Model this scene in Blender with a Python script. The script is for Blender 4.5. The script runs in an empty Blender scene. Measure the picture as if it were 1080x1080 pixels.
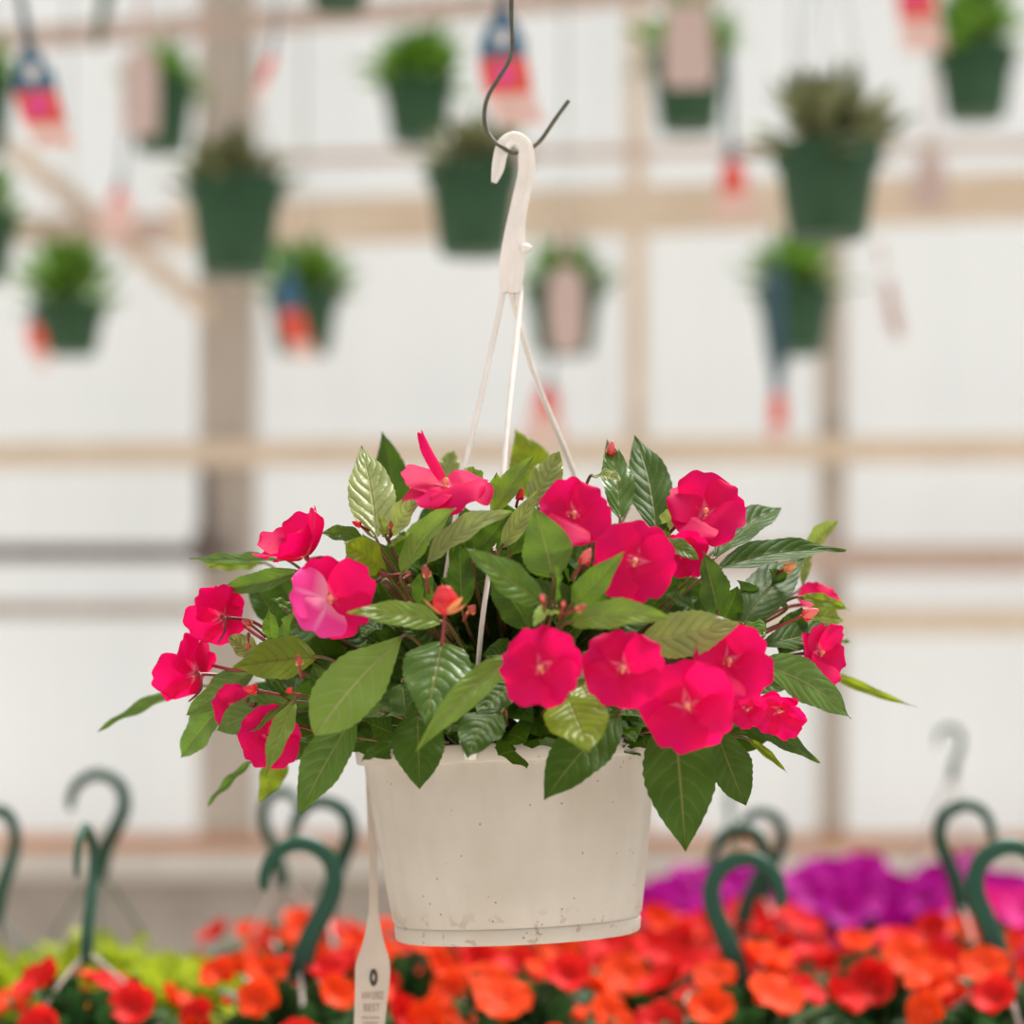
import bpy, math, random
from mathutils import Vector, Matrix
R_ = math.radians
rnd = random.Random(7)
C = bpy.context.scene.collection
F = 3000.0            # focal length in pixels of a 1080 frame
H = 1.35              # camera height
HZ = 752.0            # pixel row of the horizon
D = 2.427             # distance of the hanging basket
GROUND = 0.0

def W(px, py, Y):
    return Vector(((px - 540) * Y / F, Y, H + (HZ - py) * Y / F))

# ------------------------------------------------------------------ mesh helper
class MB:
    def __init__(s): s.v, s.f, s.uv, s.mi = [], [], [], []
    def vert(s, p): s.v.append(tuple(p)); return len(s.v) - 1
    def face(s, idx, uvs=None, m=0):
        s.f.append(tuple(idx)); s.uv.append(uvs or [(0.0, 0.0)] * len(idx)); s.mi.append(m)
    def grid(s, rows, uv=None, m=0, closed=False):
        """rows: list of lists of points"""
        ids = [[s.vert(p) for p in r] for r in rows]
        n, k = len(rows), len(rows[0])
        for i in range(n - 1):
            for j in range(k if closed else k - 1):
                j2 = (j + 1) % k
                q = (ids[i][j], ids[i][j2], ids[i + 1][j2], ids[i + 1][j])
                if uv: u = [uv[i][j], uv[i][j2], uv[i + 1][j2], uv[i + 1][j]]
                else: u = [(i / (n - 1), j / k), (i / (n - 1), (j + 1) / k), ((i + 1) / (n - 1), (j + 1) / k), ((i + 1) / (n - 1), j / k)]
                s.face(q, u, m)
        return ids
    def box(s, lo, hi, m=0):
        x0, y0, z0 = lo; x1, y1, z1 = hi
        p = [s.vert(q) for q in ((x0,y0,z0),(x1,y0,z0),(x1,y1,z0),(x0,y1,z0),(x0,y0,z1),(x1,y0,z1),(x1,y1,z1),(x0,y1,z1))]
        for q in ((3,2,1,0),(4,5,6,7),(0,1,5,4),(1,2,6,5),(2,3,7,6),(3,0,4,7)): s.face([p[i] for i in q], None, m)
    def tube(s, pts, rad, n=8, m=0, flat=1.0, side=None):
        """round (or flattened along `side`) tube with end caps"""
        pts = [Vector(p) for p in pts]
        if not hasattr(rad, '__len__'): rad = [rad] * len(pts)
        rows = []; prev = side.copy() if side else None
        for i, p in enumerate(pts):
            t = (pts[min(i + 1, len(pts) - 1)] - pts[max(i - 1, 0)])
            if t.length < 1e-9: t = Vector((0, 0, 1))
            t.normalize()
            a = prev if prev is not None else (Vector((0, 1, 0)) if abs(t.y) < .9 else Vector((1, 0, 0)))
            a = (a - t * a.dot(t))
            if a.length < 1e-6: a = t.orthogonal()
            a.normalize(); prev = a.copy() if not side else side
            b = t.cross(a)
            rows.append([p + a * math.cos(2 * math.pi * k / n) * rad[i] * flat + b * math.sin(2 * math.pi * k / n) * rad[i] for k in range(n)])
        ids = s.grid(rows, None, m, True)
        s.face(ids[0][::-1], None, m); s.face(ids[-1], None, m)
    def lathe(s, prof, n=64, m=0, fn=None):
        rows = []
        for r, z in prof:
            rows.append([Vector((r * math.cos(2*math.pi*k/n) * (fn(k/n, z) if fn else 1), r * math.sin(2*math.pi*k/n) * (fn(k/n, z) if fn else 1), z)) for k in range(n)])
        s.grid(rows, None, m, True)
    def ball(s, c, r, n=10, m=0, sz=1.0, axis=None):
        c = Vector(c); rows = []
        q = Vector((0,0,1)).rotation_difference(axis) if axis else None
        for i in range(n // 2 + 1):
            a = math.pi * i / (n // 2) ; row = []
            for k in range(n):
                p = Vector((math.sin(a) * math.cos(2*math.pi*k/n), math.sin(a) * math.sin(2*math.pi*k/n), math.cos(a) * sz)) * r
                if q: p = q @ p
                row.append(c + p)
            rows.append(row)
        s.grid(rows, None, m, True)
    def mesh(s, name, mats, smooth=True):
        me = bpy.data.meshes.new(name); me.from_pydata(s.v, [], s.f)
        ul = me.uv_layers.new(name='UVMap'); flat = []
        for u in s.uv:
            for a in u: flat += [a[0], a[1]]
        ul.data.foreach_set('uv', flat)
        for m in (mats if isinstance(mats, (list, tuple)) else [mats]): me.materials.append(m)
        me.polygons.foreach_set('material_index', s.mi)
        me.polygons.foreach_set('use_smooth', [smooth] * len(s.f))
        me.update(); return me
    def build(s, name, mats, parent=None, loc=(0,0,0), smooth=True):
        return link(name, s.mesh(name, mats, smooth), parent, loc)

def link(name, me, parent=None, loc=(0,0,0)):
    o = bpy.data.objects.new(name, me); C.objects.link(o); o.location = loc
    if parent: o.parent = parent
    return o
def tag(o, label, cat, group=None, kind=None):
    if label: o['label'] = label
    if cat: o['category'] = cat
    if group: o['group'] = group
    if kind: o['kind'] = kind
    return o
def empty(name, loc, parent=None):
    o = bpy.data.objects.new(name, None); C.objects.link(o); o.location = loc; o.empty_display_size = .05
    if parent: o.parent = parent
    return o
def struct(o, label=None, cat=None):
    o['kind'] = 'structure'
    if label: o['label'] = label
    if cat: o['category'] = cat
    return o
def autosmooth(o, ang=40):
    me = o.data
    me.set_sharp_from_angle(angle=R_(ang))

# ------------------------------------------------------------------ materials
class NT:
    def __init__(s, name):
        s.m = bpy.data.materials.new(name); s.m.use_nodes = True
        s.t = s.m.node_tree; s.n = s.t.nodes; s.p = s.n['Principled BSDF']; s.out = s.n['Material Output']
    def add(s, typ, **kw):
        n = s.n.new(typ)
        for k, v in kw.items(): setattr(n, k, v)
        return n
    def lk(s, a, b): s.t.links.new(a, b)
    def math(s, op, a, b=None, clamp=False):
        n = s.add('ShaderNodeMath', operation=op, use_clamp=clamp)
        for i, x in enumerate((a, b)):
            if x is None: continue
            if isinstance(x, (int, float)): n.inputs[i].default_value = x
            else: s.lk(x, n.inputs[i])
        return n.outputs[0]
    def mix(s, fac, a, b):
        n = s.add('ShaderNodeMix', data_type='RGBA')
        for sock, x in ((n.inputs[0], fac), (n.inputs[6], a), (n.inputs[7], b)):
            if isinstance(x, (int, float)): sock.default_value = x
            elif isinstance(x, (tuple, list)): sock.default_value = (*x[:3], 1)
            else: s.lk(x, sock)
        return n.outputs[2]
    def ramp(s, fac, stops):
        n = s.add('ShaderNodeValToRGB'); e = n.color_ramp.elements
        while len(e) < len(stops): e.new(.5)
        for k, (p, c) in enumerate(stops): e[k].position = p; e[k].color = (*c[:3], 1)
        s.lk(fac, n.inputs[0]); return n.outputs[0]
    def noise(s, scale, detail=3, coord='Object', rough=.5):
        tc = s.add('ShaderNodeTexCoord'); n = s.add('ShaderNodeTexNoise'); n.inputs['Scale'].default_value = scale
        n.inputs['Detail'].default_value = detail; n.inputs['Roughness'].default_value = rough
        s.lk(tc.outputs[coord], n.inputs['Vector']); return n.outputs['Fac']
    def bump(s, h, strength=.3, dist=.002):
        b = s.add('ShaderNodeBump'); b.inputs['Strength'].default_value = strength; b.inputs['Distance'].default_value = dist
        s.lk(h, b.inputs['Height']); s.lk(b.outputs[0], s.p.inputs['Normal']); return b
    def translucent(s, col, fac):
        t = s.add('ShaderNodeBsdfTranslucent'); mx = s.add('ShaderNodeMixShader'); mx.inputs[0].default_value = fac
        if isinstance(col, (tuple, list)): t.inputs[0].default_value = (*col[:3], 1)
        else: s.lk(col, t.inputs[0])
        s.lk(s.p.outputs[0], mx.inputs[1]); s.lk(t.outputs[0], mx.inputs[2]); s.lk(mx.outputs[0], s.out.inputs[0])

def plain(name, col, rough=.6, var=.12, scale=30, spec=.4, metal=0.0, trans=0.0):
    k = NT(name)
    f = k.noise(scale)
    lo = tuple(c * (1 - var) for c in col); hi = tuple(min(1, c * (1 + var)) for c in col)
    c = k.ramp(f, [(.3, lo), (.7, hi)]); k.lk(c, k.p.inputs['Base Color'])
    k.p.inputs['Roughness'].default_value = rough; k.p.inputs['Specular IOR Level'].default_value = spec
    k.p.inputs['Metallic'].default_value = metal
    if trans: k.translucent(c, trans)
    return k.m

def leaf_mat(name, lo, hi, vein, trans_col, trans=.28, rough=.37, nv=8.0, bump=.80, midrib=None, spec=.38):
    k = NT(name)
    tc = k.add('ShaderNodeTexCoord'); sp = k.add('ShaderNodeSeparateXYZ'); k.lk(tc.outputs['UV'], sp.inputs[0])
    u = sp.outputs[0]; v = sp.outputs[1]
    av = k.math('ABSOLUTE', k.math('MULTIPLY_ADD', v, 2.0)) if False else k.math('ABSOLUTE', k.math('SUBTRACT', k.math('MULTIPLY', v, 2.0), 1.0))
    curve = k.math('POWER', av, 1.35)
    ph = k.math('MULTIPLY', k.math('SUBTRACT', u, k.math('MULTIPLY', curve, .24)), nv)
    ph = k.math('ADD', ph, k.math('MULTIPLY', k.noise(55, 2), .55)); fr = k.math('FRACT', ph)
    tri = k.math('MULTIPLY', k.math('ABSOLUTE', k.math('SUBTRACT', fr, .5)), 2.0)       # 1 on a vein, 0 between
    line = k.math('POWER', tri, 7.0)
    line = k.math('MULTIPLY', line, k.math('SUBTRACT', 1.0, k.math('POWER', av, 3.0)))
    rib = k.math('SUBTRACT', 1.0, k.math('MULTIPLY', av, 16.0), True)
    oi = k.add('ShaderNodeObjectInfo')
    nz = k.noise(60, 3)
    base = k.mix(k.math('ADD', k.math('MULTIPLY', nz, .7), k.math('MULTIPLY', k.math('SUBTRACT', oi.outputs['Random'], .5), .5)), lo, hi)
    c = k.mix(k.math('MULTIPLY', line, .5), base, vein)
    c = k.mix(k.math('MULTIPLY', rib, .8), c, midrib or vein)
    k.lk(c, k.p.inputs['Base Color']); k.p.inputs['Roughness'].default_value = rough
    k.p.inputs['Specular IOR Level'].default_value = spec
    h = k.math('SUBTRACT', k.math('SUBTRACT', 1.0, k.math('POWER', tri, 2.0)), k.math('MULTIPLY', rib, 1.2))
    h = k.math('MULTIPLY', h, k.math('SUBTRACT', 1.0, k.math('MULTIPLY', k.math('POWER', av, 4.0), .8)))
    h = k.math('ADD', k.math('MULTIPLY', h, k.math('ADD', k.noise(38, 2), .25)), k.math('MULTIPLY', k.noise(240, 2), .35))
    k.bump(h, bump, .0024)
    k.translucent(k.mix(k.math('MULTIPLY', line, .6), trans_col, tuple(x * .5 for x in trans_col)), trans)
    return k.m

def petal_mat(name, col, tcol, throat=(.95, .35, .55), trans=.3, rough=.55, reach=.10, star=.25):
    k = NT(name)
    tc = k.add('ShaderNodeTexCoord'); sp = k.add('ShaderNodeSeparateXYZ'); k.lk(tc.outputs['UV'], sp.inputs[0])
    u = sp.outputs[0]; v = sp.outputs[1]
    oi = k.add('ShaderNodeObjectInfo')
    nz = k.noise(45, 2)
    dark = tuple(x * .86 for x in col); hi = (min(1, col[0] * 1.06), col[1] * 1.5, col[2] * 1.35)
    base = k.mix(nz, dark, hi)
    base = k.mix(k.math('MULTIPLY', k.math('SUBTRACT', 1.0, k.math('MULTIPLY', u, 1.5), True), .55), base, (col[0] * .74, col[1] * .5, col[2] * .55))  # deeper throat pigment, also painting in soft shade between petals
    wv = k.math('SINE', k.math('MULTIPLY', v, 46.0))
    base = k.mix(k.math('MULTIPLY', k.math('POWER', k.math('ABSOLUTE', wv), 6.0), .10), base, dark)
    av = k.math('ABSOLUTE', k.math('SUBTRACT', k.math('MULTIPLY', v, 2.0), 1.0))
    tf = k.math('SUBTRACT', 1.0, k.math('DIVIDE', u, reach), True)
    mid = k.math('MULTIPLY', k.math('SUBTRACT', 1.0, k.math('MULTIPLY', av, 7.0), True), k.math('SUBTRACT', 1.0, k.math('DIVIDE', u, reach * 2.6), True))
    c = k.mix(k.math('MULTIPLY', k.math('MAXIMUM', tf, k.math('MULTIPLY', mid, star)), .7), base, throat)
    k.lk(c, k.p.inputs['Base Color'])
    k.p.inputs['Roughness'].default_value = rough; k.p.inputs['Specular IOR Level'].default_value = .14
    k.bump(k.math('ABSOLUTE', wv), .06, .0008)
    k.translucent(tcol, trans)
    return k.m

M = {}
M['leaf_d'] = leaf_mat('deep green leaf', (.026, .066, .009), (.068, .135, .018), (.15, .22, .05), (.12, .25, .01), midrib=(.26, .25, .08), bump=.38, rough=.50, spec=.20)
M['leaf_m'] = leaf_mat('green leaf', (.052, .120, .013), (.125, .225, .030), (.24, .34, .10), (.20, .37, .02), midrib=(.36, .34, .12), bump=.5)
M['leaf_l'] = leaf_mat('fresh green leaf', (.13, .225, .025), (.24, .36, .055), (.38, .46, .16), (.30, .47, .03), trans=.3, midrib=(.52, .46, .22), bump=.5)
M['leaf_p'] = leaf_mat('pale leaf', (.25, .30, .085), (.42, .46, .19), (.085, .15, .03), (.36, .48, .07), trans=.28, midrib=(.52, .50, .22), bump=.6)
M['leaf_y'] = leaf_mat('yellow green leaf', (.12, .19, .010), (.21, .30, .022), (.09, .11, .015), (.36, .46, .010), trans=.45, midrib=(.15, .06, .03), bump=.4)
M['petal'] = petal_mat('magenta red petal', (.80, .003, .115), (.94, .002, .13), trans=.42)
M['petal_glare'] = petal_mat('petal with painted glare', (.92, .055, .33), (.98, .01, .22), throat=(.98, .60, .76), reach=.42, star=1.0)  # whitened copy of the petal colour, glare painted in
M['bud'] = plain('red brown bud', (.36, .055, .045), .4, .35, 120, trans=.1)
M['bud_red'] = plain('red bud', (.72, .02, .03), .4, .2, 120, trans=.15)
M['bud_pink'] = plain('salmon bud', (.80, .16, .15), .4, .2, 120, trans=.15)
M['sepal'] = plain('orange sepal', (.80, .32, .13), .4, .2, 90, trans=.15)
M['centre'] = plain('orange flower centre', (.92, .30, .20), .5, .15, 200)
M['stalk'] = plain('dark red stalk', (.20, .022, .022), .35, .3, 60)
M['stem'] = plain('reddish green stem', (.14, .085, .03), .4, .35, 50)
M['soil'] = plain('dark soil', (.022, .015, .010), .95, .5, 90)
M['wire'] = plain('dull steel wire', (.11, .10, .075), .4, .25, 90, metal=.5)

def pot_material():
    k = NT('white pot plastic')
    tc = k.add('ShaderNodeTexCoord')
    big = k.noise(14, 4); fine = k.noise(420, 2)
    c = k.ramp(big, [(.3, (.62, .56, .48)), (.7, (.74, .695, .63))])
    sm = k.add('ShaderNodeMapping'); sm.inputs['Scale'].default_value = (1, 1, .12)
    k.lk(tc.outputs['Object'], sm.inputs[0])
    st = k.add('ShaderNodeTexNoise'); st.inputs['Scale'].default_value = 70; k.lk(sm.outputs[0], st.inputs[0])
    c = k.mix(k.math('MULTIPLY', k.math('SUBTRACT', st.outputs['Fac'], .5, True), .55), c, (.55, .47, .39))
    # small specks of dirt
    vo = k.add('ShaderNodeTexVoronoi'); vo.inputs['Scale'].default_value = 130; k.lk(tc.outputs['Object'], vo.inputs['Vector'])
    sp = k.math('LESS_THAN', vo.outputs['Distance'], .13)
    keep = k.math('GREATER_THAN', k.noise(38, 2), .56)
    spk = k.math('MULTIPLY', sp, keep)
    c = k.mix(k.math('MULTIPLY', spk, .75), c, (.17, .11, .08))
    # brown dirt near the base groove
    sx = k.add('ShaderNodeSeparateXYZ'); k.lk(tc.outputs['Object'], sx.inputs[0])
    low = k.math('SUBTRACT', 1.0, k.math('MULTIPLY', k.math('ABSOLUTE', k.math('SUBTRACT', sx.outputs[2], .008)), 40.0), True)
    dirt = k.math('MULTIPLY', low, k.math('GREATER_THAN', k.noise(75, 4), .60))
    c = k.mix(k.math('MULTIPLY', dirt, .55), c, (.34, .18, .11))
    k.lk(c, k.p.inputs['Base Color']); k.p.inputs['Roughness'].default_value = .42
    k.bump(fine, .08, .0006)
    k.translucent((.80, .66, .58), .22)
    return k.m
M['pot'] = pot_material()
M['hanger'] = plain('white hanger plastic', (.93, .885, .84), .35, .06, 40, trans=.18)
M['label_white'] = plain('off white tag plastic', (.66, .57, .49), .5, .05, 40, trans=.15)
M['ink'] = plain('dark brown ink', (.05, .04, .035), .6, .1, 40)
M['ink_soft'] = plain('faded brown ink', (.34, .25, .20), .6, .1, 40)
M['green_pot'] = plain('dark green pot plastic', (.020, .078, .030), .45, .15, 20)
M['green_hook'] = plain('green hook plastic', (.010, .070, .040), .45, .15, 20)
M['strand'] = plain('milky strand plastic', (.62, .55, .50), .4, .1, 20, trans=.2)
M['green_strand'] = plain('green strand plastic', (.05, .13, .08), .4, .1, 20)
M['bg_leaf'] = plain('bright green foliage', (.13, .27, .030), .45, .45, 9, trans=.3)
M['bg_leaf_dark'] = plain('dusty green foliage', (.17, .185, .085), .5, .7, 9, trans=.2)
M['bench_leaf'] = plain('bench plant foliage', (.040, .115, .030), .45, .5, 14, trans=.2)
M['lime_leaf'] = plain('lime foliage', (.42, .50, .035), .5, .35, 12, trans=.35)
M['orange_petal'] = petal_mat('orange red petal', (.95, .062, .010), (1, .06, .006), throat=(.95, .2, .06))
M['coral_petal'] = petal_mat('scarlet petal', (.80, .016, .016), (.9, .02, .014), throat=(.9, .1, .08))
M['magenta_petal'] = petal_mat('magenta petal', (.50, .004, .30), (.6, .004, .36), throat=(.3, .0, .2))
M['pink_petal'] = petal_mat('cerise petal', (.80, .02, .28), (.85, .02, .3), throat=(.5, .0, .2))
M['tag_slate'] = plain('slate strap', (.045, .10, .125), .45, .08, 12)
M['tag_blue'] = plain('blue tag card', (.05, .15, .25), .45, .08, 12)
M['tag_red'] = plain('coral tag picture', (.83, .10, .065), .45, .15, 25)
M['tag_pink'] = plain('magenta tag picture', (.84, .07, .36), .45, .15, 25)
M['tag_cream'] = plain('pale tag caption', (.86, .58, .52), .45, .12, 40)
M['tag_back'] = plain('pale pink tag back', (.66, .50, .46), .5, .06, 12)
M['tag_white'] = plain('white tag emblem', (.85, .82, .78), .5, .05, 30)
M['concrete'] = plain('grey concrete', (.44, .39, .345), .9, .12, 6)
M['ledge'] = plain('pale concrete ledge', (.66, .62, .57), .9, .08, 6)
M['pipe'] = plain('brown steel pipe', (.13, .095, .082), .6, .25, 8)
M['timber_red'] = plain('reddish timber', (.56, .27, .14), .8, .2, 8)
M['gravel'] = plain('pale gravel', (.62, .58, .53), .95, .3, 40)
M['bench'] = plain('weathered bench board', (.34, .29, .24), .85, .25, 18)

def wood(name, lo, hi):
    k = NT(name)
    tc = k.add('ShaderNodeTexCoord'); mp = k.add('ShaderNodeMapping'); mp.inputs['Scale'].default_value = (1.2, 9, 9)
    k.lk(tc.outputs['Object'], mp.inputs[0])
    n = k.add('ShaderNodeTexNoise'); n.inputs['Scale'].default_value = 4; n.inputs['Detail'].default_value = 6; k.lk(mp.outputs[0], n.inputs[0])
    k.lk(k.ramp(n.outputs[0], [(.3, lo), (.7, hi)]), k.p.inputs['Base Color']); k.p.inputs['Roughness'].default_value = .8
    return k.m
M['wood'] = wood('sun bleached timber', (.68, .54, .40), (.84, .70, .56))
M['wood_grey'] = wood('grey timber post', (.44, .385, .33), (.55, .48, .42))
M['wood_pink'] = wood('rosy timber', (.52, .38, .31), (.64, .49, .42))

def panel_material():
    k = NT('translucent greenhouse sheet')
    tc = k.add('ShaderNodeTexCoord'); mp = k.add('ShaderNodeMapping'); mp.inputs['Scale'].default_value = (1, 1, .08)
    k.lk(tc.outputs['Object'], mp.inputs[0])
    n = k.add('ShaderNodeTexNoise'); n.inputs['Scale'].default_value = 2.2; n.inputs['Detail'].default_value = 3; k.lk(mp.outputs[0], n.inputs[0])
    c = k.ramp(n.outputs[0], [(.3, (.615, .65, .675)), (.7, (.69, .725, .745))])
    k.lk(c, k.p.inputs['Base Color']); k.p.inputs['Roughness'].default_value = .5
    k.translucent(c, .5)
    return k.m
M['panel'] = panel_material()

# ------------------------------------------------------------------ the hero basket
def dome(px, py):
    q = 1 - ((px - 540) / 350.0) ** 2 - ((py - 735) / 300.0) ** 2
    return .205 * math.sqrt(max(0.0, q))
LAYER = .013
def hero(px, py, off):
    return W(px, py, D - off)

POT_C = W(546.5, 987, D)                      # centre of the pot's underside
basket = empty('hanging_flower_basket', POT_C)
tag(basket, 'large white hanging basket full of magenta impatiens, hung on a wire hook in front', 'hanging basket')
def P(v): return Vector(v) - POT_C

px_m = D / F                                   # metres per pixel at the basket
tilt = Matrix.Rotation(R_(-2.6), 4, 'Y')
# pot: thin walled lathe with a rim flange, a groove near the base and faint ribs
mb = MB()
k = px_m
prof = [(0, .0), (100*k, .0), (124*k, .0), (127.5*k, .0012), (129*k, 4*k), (130*k, 15*k), (129.6*k, 16.4*k), (128.6*k, 17*k), (129.4*k, 18.5*k), (131.5*k, 22*k),
        (137*k, 60*k), (144*k, 110*k), (149*k, 150*k), (153*k, 182*k), (154*k, 187*k), (160*k, 187.5*k), (162*k, 189*k), (163*k, 203*k), (162*k, 205.5*k), (158*k, 206*k),
        (153.5*k, 204*k), (151*k, 180*k), (128*k, 22*k), (124*k, 6*k), (0, 6*k)]
def ribs(t, z):
    if z < 20*k or z > 185*k: return 1.0
    return 1 + .0035 * math.cos(2*math.pi*t*30) * min(1, (z - 20*k) / (30*k))
mb.lathe(prof, 180, 0, ribs)
pot = mb.build('pot', M['pot'], basket); pot.matrix_local = tilt; autosmooth(pot, 50)
mb = MB(); mb.lathe([(0, 186*k), (80*k, 185*k), (149*k, 181*k), (149*k, 170*k), (0, 170*k)], 48)
soil = mb.build('soil', M['soil'], basket); soil.matrix_local = tilt

# white plastic hanger: hook, knob, three strands with flat ends clipped to the rim
def smooth(pts, n=6):
    out = []
    pts = [Vector(p) for p in pts]
    for i in range(len(pts) - 1):
        p0 = pts[max(i-1, 0)]; p1 = pts[i]; p2 = pts[i+1]; p3 = pts[min(i+2, len(pts)-1)]
        for j in range(n):
            t = j / n
            out.append(.5 * ((2*p1) + (p2-p0)*t + (2*p0-5*p1+4*p2-p3)*t*t + (3*p1-p0-3*p2+p3)*t*t*t))
    out.append(pts[-1]); return out
hk = [(521, 192, 3, -.010), (525, 178, 6.5, -.009), (528, 162, 7, -.007), (532.5, 151.5, 7.2, -.004), (542, 146.5, 7.2, 0), (552, 153, 8.2, .003), (555, 166, 9, .004),
      (554.5, 184, 8.8, .004), (550, 206, 9, .003), (545.5, 228, 9.5, .002), (543, 246, 11, .001), (541, 268, 13, 0), (539.5, 288, 13.4, 0), (538.5, 304, 11, 0), (538.3, 309, 9, 0)]
cps = smooth([P(W(a, b, D + d)) for a, b, w, d in hk], 5)
ws = smooth([Vector((w, 0, 0)) for a, b, w, d in hk], 5)
mb = MB()
rows = []
for i, p in enumerate(cps):
    t = (cps[min(i+1, len(cps)-1)] - cps[max(i-1, 0)]).normalized()
    sd = t.cross(Vector((0, 1, 0))).normalized(); w = ws[i].x * k; dp = .0042
    ring = []
    for a, b in ((-1, -.75), (-.8, -1), (-.35, -1), (-.2, -.72), (.2, -.72), (.35, -1), (.8, -1), (1, -.75), (1, .75), (.8, 1), (-.8, 1), (-1, .75)):
        ring.append(p + sd * a * w + Vector((0, 1, 0)) * b * dp)
    rows.append(ring)
ids = mb.grid(rows, None, 0, True); mb.face(ids[0][::-1]); mb.face(ids[-1])
hook = mb.build('hanger_hook', M['hanger'], basket); autosmooth(hook, 35)
mb = MB()
mb.tube([P(W(548, 262, D - .003)), P(W(554, 262, D - .004)), P(W(557, 261.5, D - .004)), P(W(561.5, 260.5, D - .004))], [3.4*k, 5.5*k, 5*k, .8*k], 10)
mb.build('hanger_knob', M['hanger'], basket)
strands = [
    [(532, 300, 0), (529, 316, 0), (521, 356, -.012), (508, 415, -.035), (491, 490, -.062), (478, 560, -.08), (462, 660, -.095), (447, 770, -.10)],
    [(547.5, 300, 0), (549, 312, 0), (544, 365, -.028), (536, 440, -.070), (529, 515, -.105), (518, 590, -.140), (508, 660, -.160), (501, 740, -.152), (498, 762, -.140)],
    [(539, 300, .002), (541, 316, .003), (549, 345, .012), (562, 390, .03), (580, 437, .05), (603, 493, .075), (625, 560, .095), (650, 660, .11), (668, 770, .112)],
]
for st in strands:
    mb = MB()
    pts = smooth([P(W(a, b, D + d)) for a, b, d in st], 6)
    n = len(pts); rr = [(3.2 - .8 * i / n) * k for i in range(n)]
    mb.tube(pts, rr, 8)
    e = pts[-1]
    mb.tube([e, e + Vector((-.4*k, -.001, -9*k)), e + Vector((-1*k, .002, -22*k)), e + Vector((-2*k, .012, -36*k))], [2.6*k, 5.5*k, 6.6*k, 7*k], 8, 0, .35, Vector((0, 1, 0)))
    mb.build('hanger_strand', M['hanger'], basket)

# steel wire hook the basket hangs from (a thing of its own)
PIPE_Z = H + 1.05
wp = [(539.5, -60, .0), (539.5, 0, .0), (540, 40, 0), (539.5, 56, 0), (535, 68, -.001), (525, 84, -.004), (515, 101, -.008), (511, 118, -.010), (513, 136, -.011), (521, 149, -.0145), (531, 156, -.0140), (538, 160, -.008),
      (546, 161, .002), (556, 158, .0095), (566, 152, .009), (574, 143, .009), (586, 125, .008), (600, 106, .007)]
wl = smooth([W(a, b, D + d) for a, b, d in wp], 6)
root = W(539.5, -60, D)
top = Vector((root.x, D, PIPE_Z))
mb = MB(); ring = [top + Vector((0, .02 * math.sin(a), .02 * math.cos(a) - .0)) for a in [R_(x) for x in range(-160, 181, 20)]]
pts = [p - root for p in ring] + [p - root for p in [root + Vector((0, 0, .12))]] + [p - root for p in wl]
mb.tube(pts, 2.3 * k, 8)
wire = mb.build('wire_hook', M['wire'], None, root)
tag(wire, 'bent steel wire hook holding up the big white basket', 'hook')

# ---- leaves
def leaf_mesh(B, T, width, roll=0.0, bend=0.0, arch=0.0, fold=.22, peak=.45, mat='leaf_m', curl=0.0, petiole=True, nt=26, nvv=8, serr=True):
    """blade from B to T (world), width in metres, returned in coordinates about B"""
    B = Vector(B); T = Vector(T); ax = T - B; L = ax.length; t0 = ax.normalized()
    n0 = Vector((0, -1, .42)) + Vector((B.x + T.x, 0, 0)) * .25
    n0 = (n0 - t0 * n0.dot(t0)).normalized()
    n0 = Matrix.Rotation(roll, 3, t0) @ n0
    s0 = t0.cross(n0).normalized()
    vis = max(.45, math.hypot(s0.x, s0.z))
    hw = width * .5 / vis / max(.8, math.cos(fold))
    mid = (T - B) * .5 + s0 * bend * L + n0 * arch * L
    a, b = max(.42, 1.8 * peak), max(.75, 2.1 * (1 - peak))
    tm = a / (a + b); nrm = (tm ** a) * ((1 - tm) ** b)
    rows, uvs = [], []; ph0 = rnd.uniform(0, 6)
    for i in range(nt + 1):
        t = i / nt
        p = mid * 2 * t * (1 - t) + (T - B) * t * t
        tan = (mid * 2 * (1 - 2*t) + (T - B) * 2 * t)
        tan = tan.normalized() if tan.length > 1e-9 else t0
        n = (n0 - tan * n0.dot(tan)).normalized(); sd = tan.cross(n).normalized()
        w = hw * max(.012, (max(t, 1e-4) ** a) * (max(1 - t, 0) ** b) / nrm)
        if serr and 0 < i < nt: w *= 1 + (.022 if i % 2 else -.022)
        row, ur = [], []
        for j in range(nvv + 1):
            v = -1 + 2 * j / nvv
            z = abs(v) * math.sin(fold) - curl * v * v
            row.append(p + sd * v * w * math.cos(fold) + n * w * z + n * .0016 * math.sin(t * 17 + ph0 + (2 if v > 0 else -2)) * abs(v) - n * .0009 * (1 - abs(v)) ** 6)
            ur.append((t, (v + 1) / 2))
        rows.append(row); uvs.append(ur)
    mb = MB(); mb.grid(rows, uvs)
    if petiole:
        ctr = W(540, 770, D + .0) - B
        d = (ctr.normalized() * .6 - t0 * .6).normalized()
        end = d * .03 + Vector((0, 0, -.002))
        c0 = Vector((0, D, H - .012)); q = B - c0; e = math.sqrt((q.x / .235) ** 2 + (q.y / .20) ** 2 + (q.z / .178) ** 2)
        if e > .80: end = -q * (1 - .66 / e) + Vector((0, 0, -.006))
        mb.tube(smooth([Vector((0,0,0)) + t0 * .004, d * .006, d * .008 + end * .3, end], 4), .0013, 6, 1)
    return mb
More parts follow.
